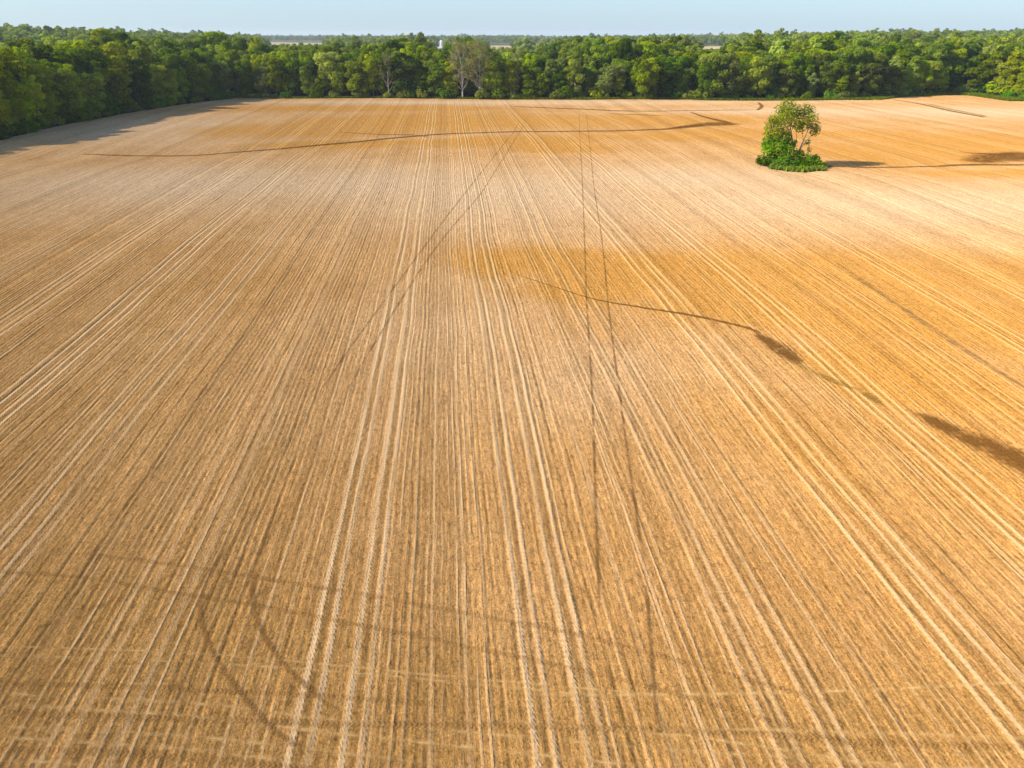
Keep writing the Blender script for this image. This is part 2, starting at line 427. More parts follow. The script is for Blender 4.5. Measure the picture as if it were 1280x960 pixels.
for b in ((640, 240, 40, 30, 0), (860, 225, 40, 22, 0), (1150, 255, 46, 22, 0), (1000, 250, 34, 22, 0), (480, 230, 40, 26, 0), (250, 230, 50, 26, 0), (1000, 140, 60, 20, 0), (1200, 140, 60, 25, 0), (640, 128, 160, 10, 0), (250, 160, 40, 40, 0), (560, 400, 14, 26, 0), (720, 470, 9, 10, 0)):
    pale = np.maximum(pale, blob(X, Y, *b) * (0.9 if b[1] < 300 else 0.45))
head_left = np.clip(0.42 * sstep(14, -24, X) * sstep(115, 50, Y) + 0.28 * sstep(62, 26, Y) * sstep(40, 5, X) + sstep(26, 18, Y) * 0.9 + 0.5 * sstep(31, 23, Y) * sstep(4, -16, X), 0, 1)  # browner over the headland, the near side and the left
ny, nx = X.shape
idx = np.arange(ny * nx).reshape(ny, nx)
q = np.stack([idx[:-1, :-1], idx[:-1, 1:], idx[1:, 1:], idx[1:, :-1]], -1).reshape(-1, 4)
keep = inside(X.ravel()[q].mean(1), Y.ravel()[q].mean(1), POLY)
V = np.stack([X, Y, Z], -1).reshape(-1, 3)
used = np.zeros(len(V), bool); used[q[keep].ravel()] = True
remap = np.cumsum(used) - 1
me = mesh_np('field', V[used], remap[q[keep]], [M_FIELD], smooth=True,
             attrs={'row': row.ravel()[used], 'along': Y.ravel()[used], 'damp_shade': damp_shade.ravel()[used], 'pale': pale.ravel()[used], 'headland_and_left': head_left.ravel()[used]})
field = link(bpy.data.objects.new('field', me))
tag(field, 'wide tilled brown crop field striped with sown rows and wheel tracks', 'field', kind='structure')

def axis(a, b, fine0, fine1, fs, cs):
    return np.unique(np.concatenate([np.linspace(a, fine0, max(2, int((fine0 - a) / cs))), np.arange(fine0, fine1, fs), np.linspace(fine1, b, max(2, int((b - fine1) / cs)))]))
gx = axis(-6500, 6500, -700, 700, 10, 120); gy = axis(-300, 9000, -100, 700, 10, 90)
GX, GY = np.meshgrid(gx, gy)
GZ = height(GX, GY)
inn = inside(GX, GY, POLY)
GZ = np.where(inn, GZ - 0.9, GZ - 0.05)
n1, n2 = GX.shape
gi = np.arange(n1 * n2).reshape(n1, n2)
gq = np.stack([gi[:-1, :-1], gi[:-1, 1:], gi[1:, 1:], gi[1:, :-1]], -1).reshape(-1, 4)
g = link(bpy.data.objects.new('ground', mesh_np('ground', np.stack([GX, GY, GZ], -1).reshape(-1, 3), gq, [M_GROUND], smooth=True)))
tag(g, 'green countryside floor under the woods around the tilled field', 'ground', kind='structure')

# ------------------------------------------------------------------ ribbons that lie on the field: wheel tracks, washed gullies
def smooth_path(pts, step_m=0.6):
    pts = [np.array(p, float) for p in pts]
    P = [2 * pts[0] - pts[1]] + pts + [2 * pts[-1] - pts[-2]]
    out = []
    for i in range(1, len(P) - 2):
        n = max(2, int(np.linalg.norm(P[i + 1][:2] - P[i][:2]) / step_m))
        for k in range(n):
            t = k / n
            out.append(0.5 * (2 * P[i] + (P[i + 1] - P[i - 1]) * t + (2 * P[i - 1] - 5 * P[i] + 4 * P[i + 1] - P[i + 2]) * t * t + (3 * P[i] - P[i - 1] - 3 * P[i + 1] + P[i + 2]) * t ** 3))
    out.append(pts[-1])
    return np.array(out)

rib_level = [0]
def ribbon(name, px_pts, width, mat, label=None, fade=2.0, offset=0.0, flat_pts=None, seed=0, wob=0.0):
    """px_pts: (x, y) seen in the photo, or (x, y, width factor)"""
    pts = flat_pts or [(*ground(p[0], p[1]), p[2] if len(p) > 2 else 1.0) for p in px_pts]
    C = smooth_path(pts)
    if wob:
        rr = np.random.default_rng(seed + 11); ph = rr.uniform(0, 6, 4)
        L0 = np.cumsum(np.r_[0, np.hypot(*np.diff(C[:, :2], axis=0).T)])
        C[:, 1] += wob * (np.sin(L0 / 3.1 + ph[0]) + 0.6 * np.sin(L0 / 1.3 + ph[1]) + 1.2 * np.sin(L0 / 9 + ph[2]))
    T = np.gradient(C[:, :2], axis=0); T /= np.linalg.norm(T, axis=1)[:, None]
    Nn = np.stack([-T[:, 1], T[:, 0]], 1)
    L = np.cumsum(np.r_[0, np.hypot(*np.diff(C[:, :2], axis=0).T)])
    rib_level[0] += 1
    lift = 0.012 + 0.0015 * rib_level[0]
    Vs, uv, st = [], [], []
    for j, a in enumerate((-1, -0.5, 0, 0.5, 1)):
        p = C[:, :2] + Nn * (a * width / 2 * C[:, 2] + offset)[:, None] if np.ndim(offset) else C[:, :2] + Nn * ((a * width / 2 * C[:, 2]) + offset)[:, None]
        Vs.append(np.c_[p, height(p[:, 0], p[:, 1]) + lift]); uv.append(np.c_[L, np.full(len(L), a)])
        st.append(np.clip(np.minimum(L, L[-1] - L) / fade, 0, 1))
    n = len(C); i = np.arange(n - 1)
    Fq = np.concatenate([np.stack([j * n + i, j * n + i + 1, (j + 1) * n + i + 1, (j + 1) * n + i], 1)[:, ::-1] for j in range(4)])
    me = mesh_np(name, np.concatenate(Vs), Fq, [mat], smooth=True, attrs={'strength': np.concatenate(st)}, uv=np.concatenate(uv))
    o = link(bpy.data.objects.new(name, me), field)
    if label: o['label'] = label
    return o

# light headland stripes across the foreground
for k, pts in enumerate((
        [(-60, 806), (210, 815), (370, 827), (550, 845), (700, 858), (860, 872)], [(-60, 818), (200, 826), (420, 840), (600, 856), (800, 876)],
        [(-60, 864), (250, 880), (415, 900), (640, 920), (900, 942), (1340, 968)], [(-60, 876), (250, 897), (420, 917), (640, 940), (860, 965)],
        [(-60, 905), (250, 922), (480, 948), (640, 968)], [(-60, 918), (250, 938), (420, 962)], [(640, 870), (900, 868), (1100, 862), (1340, 850)],
        [(820, 912), (1000, 914), (1340, 925)], [(-60, 946), (200, 962)], [(560, 898), (800, 915), (960, 935), (1200, 975)])):
    ribbon('headland_stripe', pts, 0.26 if k < 2 else 0.34, M_PALE, None, 3.0)
for k, pts in enumerate((
        [(-60, 712), (100, 722), (215, 741), (320, 757), (430, 778), (520, 795), (597, 812), (680, 828), (815, 860), (940, 895), (1060, 930), (1200, 980)],
        [(60, 688), (210, 705), (375, 731), (470, 746), (540, 760), (610, 772), (680, 785), (755, 802), (880, 835), (970, 860), (1120, 900)],
        [(-60, 890), (200, 898), (420, 905), (640, 908), (765, 911), (940, 917), (1065, 927), (1340, 937)],
        [(-60, 852), (180, 860), (420, 872), (600, 884)],
        [(-60, 935), (200, 945), (480, 972)],
        [(0, 800), (90, 770), (180, 735), (245, 700)], [(60, 830), (150, 790), (240, 755), (300, 715)])):
    ribbon('tread_mark', pts, (0.40, 0.40, 0.46, 0.40, 0.46, 0.36, 0.36)[k], M_TREAD, None, 4.0)
ribbon('wheel_track', [(345, 640), (325, 695), (315, 740), (325, 785), (350, 825), (390, 865), (430, 895)], 0.40, M_TURN, 'dark curved wheel track turning across the rows')
ribbon('wheel_track', [(300, 665), (272, 700), (255, 730), (250, 765), (265, 815), (300, 865), (350, 920), (410, 950)], 0.40, M_TURN, 'dark curved wheel track nearest the lower left')
ribbon('wheel_track', [(724, 143), (725, 175), (727, 210), (730, 290), (733, 380), (740, 500), (744, 640), (749, 770)], 0.26, M_DARK)
ribbon('wheel_track', [(733, 143), (737, 180), (742, 230), (752, 300), (762, 400), (775, 500), (790, 610), (805, 715), (815, 840), (824, 940)], 0.26, M_DARK)
ribbon('wheel_track', [(652, 148), (640, 168), (610, 205), (590, 230), (540, 295), (470, 390), (410, 475), (370, 540), (325, 605), (290, 660)], 0.26, M_DARK, None, 26)
ribbon('wheel_track', [(662, 143), (645, 172), (620, 212), (600, 243), (560, 290), (520, 345), (450, 460), (415, 530), (385, 590), (340, 670)], 0.26, M_DARK, None, 26)
# washed gullies and wet ground
ribbon('gully', [(100, 193, .5), (215, 195, .7), (300, 190, .8), (430, 179, 1.2), (520, 170, 1.1), (600, 166, 1), (740, 164, 1.1), (820, 162, 1.4), (858, 159, 1.8), (880, 157, 1.0)], 2.5, M_GULLY, 'dark thin gully winding across the far field', wob=.15, seed=1)
ribbon('gully', [(640, 133, .6), (740, 137, 1), (800, 139, 1.1), (945, 137.5, .8)], 3.2, M_GULLY, wob=.2, seed=2)
ribbon('gully', [(946, 138, 1.3), (952, 133, 1.3), (948, 128, 1)], 1.6, M_GULLY)
ribbon('gully', [(758, 142, .4), (800, 143.5, .9), (832, 145, .4)], 3.0, M_GULLY)
ribbon('wet_patch', [(840, 160, .25), (868, 157, .6), (895, 155, 1.1), (912, 155, .8), (930, 155.5, .25)], 10.0, M_WET, 'dark wedge of wet soil at the end of the far gully', 4)
ribbon('wet_patch', [(862, 140, .3), (880, 146, .6), (900, 151, 1), (915, 154, 1)], 4.5, M_WET)
ribbon('gully', [(640, 341, .2), (735, 372, .55), (800, 384, 1), (860, 394, 1.2), (935, 411, 1.2), (955, 424, 1)], 0.62, M_GULLY, 'narrow dark gully across the middle of the field', wob=.06, seed=3)
ribbon('wet_patch', [(943, 417, .4), (962, 428, 1), (980, 441, 1.25), (1000, 456, .6)], 2.4, M_WET, 'short dark brown wet patch in the gully', 0.8, wob=.08, seed=4)
ribbon('weedy_gully', [(990, 450, .5), (1015, 465, .9), (1050, 480, 1), (1068, 487, .6), (1085, 495, 1.1), (1110, 512, .6)], 1.2, M_WEED, 'olive weedy stretch of the gully', 1.0, wob=.06, seed=5)
ribbon('wet_patch', [(1135, 513, .3), (1160, 524, .7), (1200, 543, 1), (1240, 560, 1.2), (1290, 584, 1.5), (1380, 625, 1.6)], 3.1, M_WET, 'long dark wet streak at the right edge', 1.5, wob=.1, seed=6)
ribbon('gully', [(1030, 208, .9), (1100, 209.5, .7), (1160, 208, .6), (1215, 206, 1.2), (1300, 206, 1.2)], 2.4, M_GULLY, wob=.15, seed=7)  # next to the tree the strip paints its cast shadow; beyond, a gully
ribbon('wet_patch', [(1205, 203.5, .2), (1225, 200, .7), (1250, 197, 1.0), (1290, 197, 1.35), (1360, 198, 1.3)], 14.0, M_WET, 'dark wet hollow to the right of the lone tree', 5, wob=.5, seed=8)
ribbon('wet_patch', [(1190, 190, .2), (1240, 193, .8), (1290, 191, 1.1)], 5.0, M_WET, None, 8, wob=.4, seed=9)
ribbon('gully', [(1115, 124.5, .5), (1150, 130, .8), (1190, 139, 1), (1232, 147, .9)], 3.0, M_GULLY)
ribbon('weedy_gully', [(1160, 130, .5), (1195, 138, .9), (1235, 146, 1)], 3.0, M_WEED)
ribbon('gully', [(1040, 325, .5), (1090, 360, .9), (1150, 402, 1), (1230, 455, .8), (1290, 490, .6)], 1.3, mat_track('damp_seam', (0.20, 0.125, 0.055), 0.55, 0.0, (0.4, 0.62), 0.15, 0.6), wob=.1, seed=10)
ribbon('gully', [(540, 172, .5), (515, 169, .8), (470, 168, .7), (420, 165, .4)], 1.3, M_GULLY, wob=.1, seed=12)
ribbon('bare_streak', [(735, 126.5, .6), (745, 128.5, 1), (752, 130, .7)], 2.4, M_PALE)
print('ribbons', rib_level[0])

# ------------------------------------------------------------------ foliage
def cards(rng, lobes, card, density, out=None, low=0.55, aspect=1.5, tone_sd=0.22, shell=(0.62, 1.06), up=0.35):
    """leaf clumps spread through the lobes; lobes: (x, y, z, rx, ry, rz)"""
    Vs, tones = [], []
    for L in lobes:
        c = np.array(L[:3]); r = np.array(L[3:6])
        area = 4 * math.pi * ((r[0] * r[1]) ** 1.6 / 3 + (r[0] * r[2]) ** 1.6 / 3 + (r[1] * r[2]) ** 1.6 / 3) ** (1 / 1.6)
        n = max(6, int(area * density))
        d = rng.normal(size=(n, 3)); d /= np.linalg.norm(d, axis=1)[:, None]
        kp = (d[:, 2] > -0.35) | (rng.random(n) < low); d = d[kp]; n = len(d)
        rad = shell[0] + (shell[1] - shell[0]) * rng.random(n) ** 0.5
        rad *= 1 + 0.13 * np.sin(d[:, 0] * 7 + c[0] * 3) * np.sin(d[:, 1] * 6 + c[1] * 5) + 0.10 * np.sin(d[:, 2] * 8 + c[2])
        P = c + d * r * rad[:, None]
        nrm = d / r + rng.normal(size=(n, 3)) * (0.34 / r.mean()); nrm[:, 2] += up / r.mean()
        nrm /= np.linalg.norm(nrm, axis=1)[:, None]
        a = rng.normal(size=(n, 3)); a -= nrm * (a * nrm).sum(1)[:, None]; a /= np.linalg.norm(a, axis=1)[:, None]
        b = np.cross(nrm, a)
        sz = card * rng.uniform(0.55, 1.25, n)[:, None]
        sag = nrm * sz * 0.18
        q4 = np.stack([P - a * sz * 0.5 * aspect - sag, P - b * sz * 0.36 + a * sz * rng.uniform(-.2, .2, (n, 1)), P + a * sz * 0.5 * aspect - sag, P + b * sz * 0.36 + a * sz * rng.uniform(-.2, .2, (n, 1))], 1)
        Vs.append(q4.reshape(-1, 3))
        tones.append(np.repeat(np.clip(rng.normal(0.5, tone_sd) + rng.normal(0, 0.08, n), 0, 1), 4))
    V = np.concatenate(Vs); tn = np.concatenate(tones)
    return V, np.arange(len(V)).reshape(-1, 4), tn

def limbs(mb, rng, base, top_targets, r0, sides=7, m=0, fork=0.35):
    """a tapered trunk with limbs that reach towards the given points"""
    base = Vector(base)
    cen = sum((Vector(t) for t in top_targets), Vector()) / len(top_targets)
    top = max(t[2] for t in top_targets)
    axis_top = Vector((cen.x * 0.7 + base.x * 0.3, cen.y * 0.7 + base.y * 0.3, base.z + (top - base.z) * 0.86))
    def on(t):
        p = base.lerp(axis_top, t); w_ = math.sin(t * 5 + r0 * 9) * 0.25 * (top - base.z) / 18
        return p + Vector((w_ * t, w_ * 0.6 * t, 0))
    ts = [0, 0.04, 0.15, 0.35, 0.55, 0.75, 1.0]
    mb.tube([on(t) for t in ts], [r0 * (1.35, 1.0, 0.86, 0.68, 0.48, 0.28, 0.06)[i] for i in range(7)], sides, m)
    for t in top_targets:
        T = Vector(t)
        f_ = min(0.85, max(fork * 0.6, (T.z - base.z) / (axis_top.z - base.z) - 0.28 + rng.uniform(-.06, .06)))
        a = on(f_); mid = a.lerp(T, 0.5) + Vector((0, 0, -0.12 * (T - a).length))
        rr = r0 * (0.75 - 0.6 * f_)
        mb.tube([a, mid, T], [rr * 0.7, rr * 0.42, rr * 0.10], max(4, sides - 2), m)

def crown_lobes(rng, Ht, base, Rw, n, shape):
    out = []
    lx, ly = rng.uniform(-.2, .2, 2) * Rw
    hc = (Ht + base) / 2; rz = (Ht - base) / 2
    for k in range(n):
        t = (k + 0.5) / n
        z = -1 + 2 * t
        az = k * 2.399 + rng.uniform(-.5, .5)
        if shape == 'round': prof = math.sqrt(max(0.05, 1 - z * z * 0.92))
        elif shape == 'tall': prof = math.sqrt(max(0.05, 1 - abs(z) ** 2.6)) * 0.9
        elif shape == 'broad': prof = math.sqrt(max(0.05, 1 - ((z - 0.25) / 1.28) ** 2))
        else: prof = max(0.22, 1.02 - 0.55 * (z + 1) / 2 - 0.25 * max(0, -z - 0.5))
        rr = Rw * prof * rng.uniform(0.36, 0.84)
        lr = Rw * rng.uniform(0.22, 0.48) * (0.75 + 0.25 * prof)
        out.append((rr * math.cos(az) + lx * z, rr * math.sin(az) + ly * z, hc + z * rz * 0.84 + rng.uniform(-.9, .9), lr * rng.uniform(.9, 1.25), lr * rng.uniform(.9, 1.25), lr * rng.uniform(.68, .95)))
    out.append((0, 0, hc, Rw * .5, Rw * .5, rz * .7))
    return out

KIND_TEXT = {'deep': 'dark green', 'mid': 'mid-green', 'lime': 'yellow-green', 'grey': 'grey-green', 'olive': 'olive'}
SHAPE_TEXT = {'round': 'rounded', 'tall': 'slender', 'broad': 'spreading', 'cone': 'tapering'}
PROTO = []          # (trunk mesh, crown mesh, words, height)
specs = [('deep', 'round', 17, 1.5, 5.6, 20), ('mid', 'round', 18, 2.0, 6.0, 22), ('mid', 'tall', 20, 2.5, 4.6, 20), ('lime', 'round', 16, 2.0, 5.2, 18),
         ('grey', 'broad', 17, 1.6, 5.8, 20), ('olive', 'broad', 18, 2.6, 5.6, 20), ('deep', 'tall', 20, 2.0, 4.8, 22), ('lime', 'tall', 18, 3.0, 4.4, 16),
         ('mid', 'cone', 18, 1.2, 5.0, 20), ('grey', 'tall', 19, 2.5, 4.8, 18), ('olive', 'round', 16, 1.8, 5.4, 18), ('deep', 'broad', 18, 1.5, 6.0, 22)]
for k, (leaf, shape, Ht, hb, Rw, nl) in enumerate(specs):
    rng = np.random.default_rng(100 + k)
    lobes = crown_lobes(rng, Ht, hb, Rw, nl, shape)
    dens = 6.6 if leaf in ('deep', 'mid') else 5.6
    V, Fq, tn = cards(rng, lobes, 0.74, dens)
    cm = mesh_np('crown', V, Fq, [LEAF[leaf]], attrs={'tone': tn})
    mb = MB(); limbs(mb, rng, (0, 0, -0.4), [L[:3] for L in lobes[4:-1:2]], 0.30)
    tm = mb.build('trunk', [M_BARK], True)
    PROTO.append((tm, cm, KIND_TEXT[leaf] + ' ' + SHAPE_TEXT[shape], Ht, leaf))
SHRUBS = []
for k, (leaf, w_, h_) in enumerate((('deep', 2.6, 4.2), ('mid', 2.2, 3.4), ('lime', 2.0, 3.0), ('grey', 2.4, 3.6), ('shrub', 2.3, 3.2))):
    rng = np.random.default_rng(300 + k)
    lobes = [(math.cos(a) * w_ * .5, math.sin(a) * w_ * .5, h_ * z, w_ * .5, w_ * .5, h_ * .30) for a, z in ((0, .35), (1.3, .45), (2.6, .3), (3.8, .5), (5.1, .35), (.6, .7))]
    V, Fq, tn = cards(rng, lobes, 0.55, 7)
    cm = mesh_np('foliage', V, Fq, [LEAF[leaf]], attrs={'tone': tn})
    mb = MB()
    for a in range(4): mb.tube([(0.1 * math.cos(a * 1.6), 0.1 * math.sin(a * 1.6), -.2), (w_ * .3 * math.cos(a * 1.6), w_ * .3 * math.sin(a * 1.6), h_ * .4), (w_ * .5 * math.cos(a * 1.6), w_ * .5 * math.sin(a * 1.6), h_ * .75)], [.07, .05, .02], 5)
    SHRUBS.append((mb.build('stem', [M_BARK], True), cm, {'deep': 'dark green', 'mid': 'mid-green', 'lime': 'yellow-green', 'grey': 'grey-green', 'shrub': 'bright green'}[leaf], h_))

def place(name, parts, x, y, scale, rot, label, cat, group=None, lean=0.0):
    """an Empty at the base, with each part parented to it; repeats share the part meshes"""
    root = bpy.data.objects.new(name, None); link(root)
    root.location = (x, y, float(height(x, y))); root.rotation_euler = (lean, lean * 0.5, rot)
    root.scale = scale if isinstance(scale, tuple) else (scale,) * 3
    root.empty_display_size = 0.5
    for pn, pm in parts:
        link(bpy.data.objects.new(pn, pm), root)
    return tag(root, label, cat, group)

def ordinal(n):
    return f"{n}{'th' if 10 <= n % 100 <= 20 else {1: 'st', 2: 'nd', 3: 'rd'}.get(n % 10, 'th')}"

def along(poly, spacing, rng, jit=0.35):
    poly = [np.array(p, float) for p in poly]
    seg = [np.linalg.norm(b - a) for a, b in zip(poly, poly[1:])]
    L = sum(seg); pos = spacing * 0.5
    while pos < L:
        s_ = pos + rng.uniform(-jit, jit) * spacing
        s_ = min(max(s_, 0), L - 1e-3); k = 0; r_ = s_
        while r_ > seg[k]: r_ -= seg[k]; k += 1
        t = (poly[k + 1] - poly[k]) / seg[k]
        yield poly[k] + t * r_, np.array((-t[1], t[0])), s_
        pos += spacing

def px_of(x, y): return 640 + F_PX * x / (y * math.cos(PITCH) + (CAM_H) * math.sin(PITCH))

rnd = np.random.default_rng(7)
# crown tops along the far edge, as seen over the photo's width
TOPX = [250, 300, 360, 420, 470, 520, 560, 610, 640, 700, 760, 820, 870, 930, 1000, 1060, 1120, 1180, 1230, 1300]
TOPY = [63, 65, 64, 60, 59, 59, 60, 60, 68, 68, 70, 67, 67, 64, 61, 57, 54, 51, 53, 51]
def top_height(x, y):
    px = px_of(x, y); ty = np.interp(px, TOPX, TOPY)
    v = (ty - 480) / F_PX
    return CAM_H - y * (SP + v * CP) / (CP - v * SP)

def pick(row, px=None):
    wts = {'deep': 1.0, 'mid': 1.5, 'lime': 1.1, 'grey': 0.8, 'olive': 0.9}
    p = np.array([wts[q[4]] for q in PROTO]); p = p / p.sum()
    return int(rnd.choice(len(PROTO), p=p))

used_xy = []
SPECIAL_PX = [(578, 9), (600, 9), (486, 7), (643, 5)]
ROWS = ('front row', 'second row', 'third row', 'fourth row')
back_trees = []
for k in range(4):
    for p, n, s_ in along(EB[:-1], 6.9 + 0.5 * k, rnd):
        q = p + n * (3.5 + 6.2 * k + rnd.uniform(-1.2, 1.2))
        px = px_of(*q)
        if px > 1420 or px < 250: continue
        if k == 0 and any(abs(px - c) < w_ for c, w_ in SPECIAL_PX): continue
        if 1 <= k <= 3 and abs(px - 692) < 16 and rnd.random() < 0.6: continue          # an opening where the land behind shows
        if k >= 1 and 1203 < px < 1222: continue
        th = top_height(*q) - float(height(*q))
        f_ = (rnd.uniform(0.48, 0.94), rnd.uniform(0.70, 1.02), rnd.uniform(0.84, 1.05), rnd.uniform(0.88, 1.08))[k]
        back_trees.append([q[0], q[1], k, th * f_, pick(k), px])
landmarks = [(589, 'two pale trunks'), (988, 'the lone tree'), (1212, 'the dark recess')]
for k in range(4):
    rowt = sorted([t for t in back_trees if t[2] == k], key=lambda t: t[5])
    for t in rowt:
        lm = min(landmarks, key=lambda l: abs(l[0] - t[5]))
        side = 'left' if t[5] < lm[0] else 'right'
        same = [u for u in rowt if min(landmarks, key=lambda l: abs(l[0] - u[5])) is lm and (u[5] < lm[0]) == (t[5] < lm[0])]
        same.sort(key=lambda u: abs(u[5] - lm[0])); o_ = same.index(t) + 1
        tm, cm, txt, Ht, leaf = PROTO[t[4]]
        sc = t[3] / Ht; wsc = sc * rnd.uniform(0.74, 1.18) * (1.12 if sc < .9 else 1)
        place('broadleaf_tree', [('trunk', tm), ('crown', cm)], t[0], t[1], (wsc, wsc, sc), rnd.uniform(0, 6.28),
              f"{txt} tree, {ROWS[k]} of far wood, {ordinal(o_)} {side} of {lm[1]}", 'tree', 'trees of the far wood')

# the wood along the left side
left_trees = []
for k in range(4):
    for p, n, s_ in along(EL[2:], 7.0, rnd):
        q = p + n * (3.2 + 6.6 * k + rnd.uniform(-1.2, 1.2))
        if k == 3 and rnd.random() < 0.25: continue
        if q[1] < 176 and k > 1: continue
        left_trees.append([q[0], q[1], k, (rnd.uniform(14, 19), rnd.uniform(18, 22.5), rnd.uniform(19, 23.5), rnd.uniform(20, 24))[k] * (1 - 0.12 * sstep(280, 345, q[1])), pick(k)])
for k in range(4):
    rowt = sorted([t for t in left_trees if t[2] == k], key=lambda t: -t[1])
    for o_, t in enumerate(rowt, 1):
        tm, cm, txt, Ht, leaf = PROTO[t[4]]
        sc = t[3] / Ht; wsc = sc * rnd.uniform(0.9, 1.12)
        place('broadleaf_tree', [('trunk', tm), ('crown', cm)], t[0], t[1], (wsc, wsc, sc), rnd.uniform(0, 6.28),
              f"{txt} tree, {ROWS[k]} of left wood, {ordinal(o_)} from the field's far corner", 'tree', 'trees of the left wood')
print('trees', len(back_trees), len(left_trees))

# shrubs at the foot of both woods
cnt = {'far': 0, 'left': 0}
for nm, poly, spc in (('far', EB[:-1], 6.2), ('left', EL[2:], 6.5)):
    for p, n, s_ in along(poly, spc, rnd, 0.45):
        q = p + n * rnd.uniform(0.2, 2.6)
        px = px_of(*q)
        if px > 1330 or (nm == 'far' and rnd.random() < 0.12): continue
        sh = SHRUBS[int(rnd.integers(0, 5))]
        cnt[nm] += 1
        sc = rnd.uniform(0.6, 1.35)
        place('shrub', [('stem', sh[0]), ('foliage', sh[1])], q[0], q[1], (sc * 1.15, sc * 1.15, sc), rnd.uniform(0, 6.28),
              f"{sh[2]} shrub at the foot of the {nm} wood, {ordinal(cnt[nm])} from its {'left end' if nm == 'far' else 'near end'}", 'shrub', f'shrubs at the foot of the {nm} wood')
# larger light shrubs that stand out at the right
for px, py, sc, j, lab in ((1245, 121, 2.1, 2, 'big yellow-green bush in front of the wood beside the dark recess'), (1226, 118, 1.7, 4, 'bright bush leaning out of the dark recess in the far wood'),
                           (1262, 122, 1.9, 1, 'broad mid-green bush on the grass verge right of the dark recess'), (1108, 121, 1.1, 2, 'small pale bush on the grassy end of the far wood'),
                           (724, 123.5, 0.9, 0, 'small near-black bush where the two dark wheel tracks end')):
    x, y = ground(px, py); sh = SHRUBS[j]
    place('shrub', [('stem', sh[0]), ('foliage', sh[1])], x, y + 1.5, sc, px * 0.37, lab, 'shrub')

# half-bare pale trees and dead trees in the far edge
def bare_tree(name, px, py, Ht, bark, seed, leafy, label, spread=3.4, twigs=26, two=False, r0=0.34):
    rng = np.random.default_rng(seed)
    x, y = ground(px, py)
    mb = MB(); tips = []
    tops = [(rng.uniform(-1, 1) * spread * 0.5, rng.uniform(-1, 1) * spread * .4, Ht * rng.uniform(.86, 1)) for _ in range(3)]
    for k in range(twigs):
        z = Ht * (0.34 + 0.62 * (k + .5) / twigs); a = k * 2.4 + rng.uniform(-.5, .5)
        rr = spread * rng.uniform(.45, 1.0) * (1.15 - abs(z / Ht - .62))
        tops.append((rr * math.cos(a), rr * math.sin(a), z))
    limbs(mb, rng, (0, 0, -.4), tops, r0, 8)
    for t in tops:
        for j in range(5):
            e_ = Vector(t) + Vector(rng.normal(size=3)) * 0.9 + Vector((0, 0, .7))
            mb.tube([Vector(t) * 0.93, Vector(t), e_], [.05, .04, .015], 4); tips.append(tuple(e_))
    parts = [('trunk', mb.build('trunk', [bark], True))]
    if leafy:
        lobes = [(t[0], t[1], t[2], 1.1, 1.1, .9) for t in tips]
        V, Fq, tn = cards(rng, lobes, 0.46, leafy, shell=(.2, 1.1))
        parts.append(('crown', mesh_np('crown', V, Fq, [LEAF['sparse']], attrs={'tone': tn})))
    place(name, parts, x, y + 2.0, 1.0, seed * 1.3, label, 'tree')
bare_tree('half_bare_tree', 578, 124, 22.0, M_PBARK, 41, 1.15, 'tall half-bare tree with forked white trunk, left of the two pale ones', 4.6, 30)
bare_tree('half_bare_tree', 600, 124, 21.5, M_PBARK, 42, 1.4, 'tall half-bare brownish tree with straight pale trunk, right of the two', 5.0, 34)
bare_tree('dead_tree', 486, 123, 17.5, M_DBARK, 43, 0.35, 'dying thin-leaved tree with bleached limbs among the green crowns', 3.6, 12)
bare_tree('dead_tree', 643, 124, 18.0, M_DBARK, 44, 0.22, 'thin dark dead tree with upright limbs right of the pale trunks', 2.6, 14)
bare_tree('dead_tree', 1033, 124, 13.0, M_PBARK, 45, 0.1, 'short broken pale snag in the wood right of the lone tree', 1.6, 6)

# ------------------------------------------------------------------ the lone tree on its island
def lone(px, py, dy=0.0):
    """offset in metres from the lone tree's base of a pixel on it"""
    u, v = (px - 640) / F_PX, (py - 480) / F_PX
    t = (TY + dy) / (CP - v * SP)
    return u * t - TX, dy, CAM_H - t * (SP + v * CP) - float(height(TX, TY))
rng = np.random.default_rng(77)
lob = []
for px, py, r_, dy in ((985, 129, 8, 0), (978, 137, 8, 1.2), (991, 136, 8, -1.2), (984, 146, 10, -1.8), (974, 148, 9, 1.5), (966, 152, 8, -.6), (963, 161, 8, .8), (972, 163, 8, -1.6), (983, 158, 9, 1.5), (993, 149, 8, .4),
                       (1007, 134, 6, .4), (1014, 137, 5, -.6), (1008, 143, 7, 1.0), (1015, 147, 7, -.8), (1004, 152, 7, -1.2), (1012, 157, 7, .6), (1019, 158, 6, -.3), (1017, 166, 5, .6), (1002, 160, 6, 1.4), (960, 168, 5, 0),
                       (1010, 178, 4, 0), (1012, 187, 3, .4), (1022, 163, 4, 0), (999, 141, 7, 0), (997, 158, 6, -1.0), (988, 141, 8, 1.0)):
    x, y_, z = lone(px, py, dy); k = 0.172 * r_ * 1.08
    lob.append((x, y_, z, k, k, k * .9))
V, Fq, tn = cards(rng, lob, 0.33, 9.0, shell=(0.30, 1.12), low=0.7)
crown_me = mesh_np('crown', V, Fq, [LEAF['lone']], attrs={'tone': tn})
mb = MB()
stems = [([(993, 209), (992, 190), (990, 172), (987, 150), (985, 130)], .20), ([(994, 209), (999, 188), (1006, 172), (1012, 158), (1010, 138)], .17), ([(994, 209), (986, 186), (978, 165), (972, 148)], .15),
         ([(1006, 208), (1010, 192), (1011, 178), (1016, 160)], .10), ([(999, 188), (1004, 178), (1003, 163), (1001, 148)], .09), ([(996, 197), (1002, 184), (1013, 170), (1018, 160)], .09), ([(990, 172), (983, 160), (966, 154)], .08), ([(992, 190), (996, 172), (993, 150)], .10)]
limb_me = []
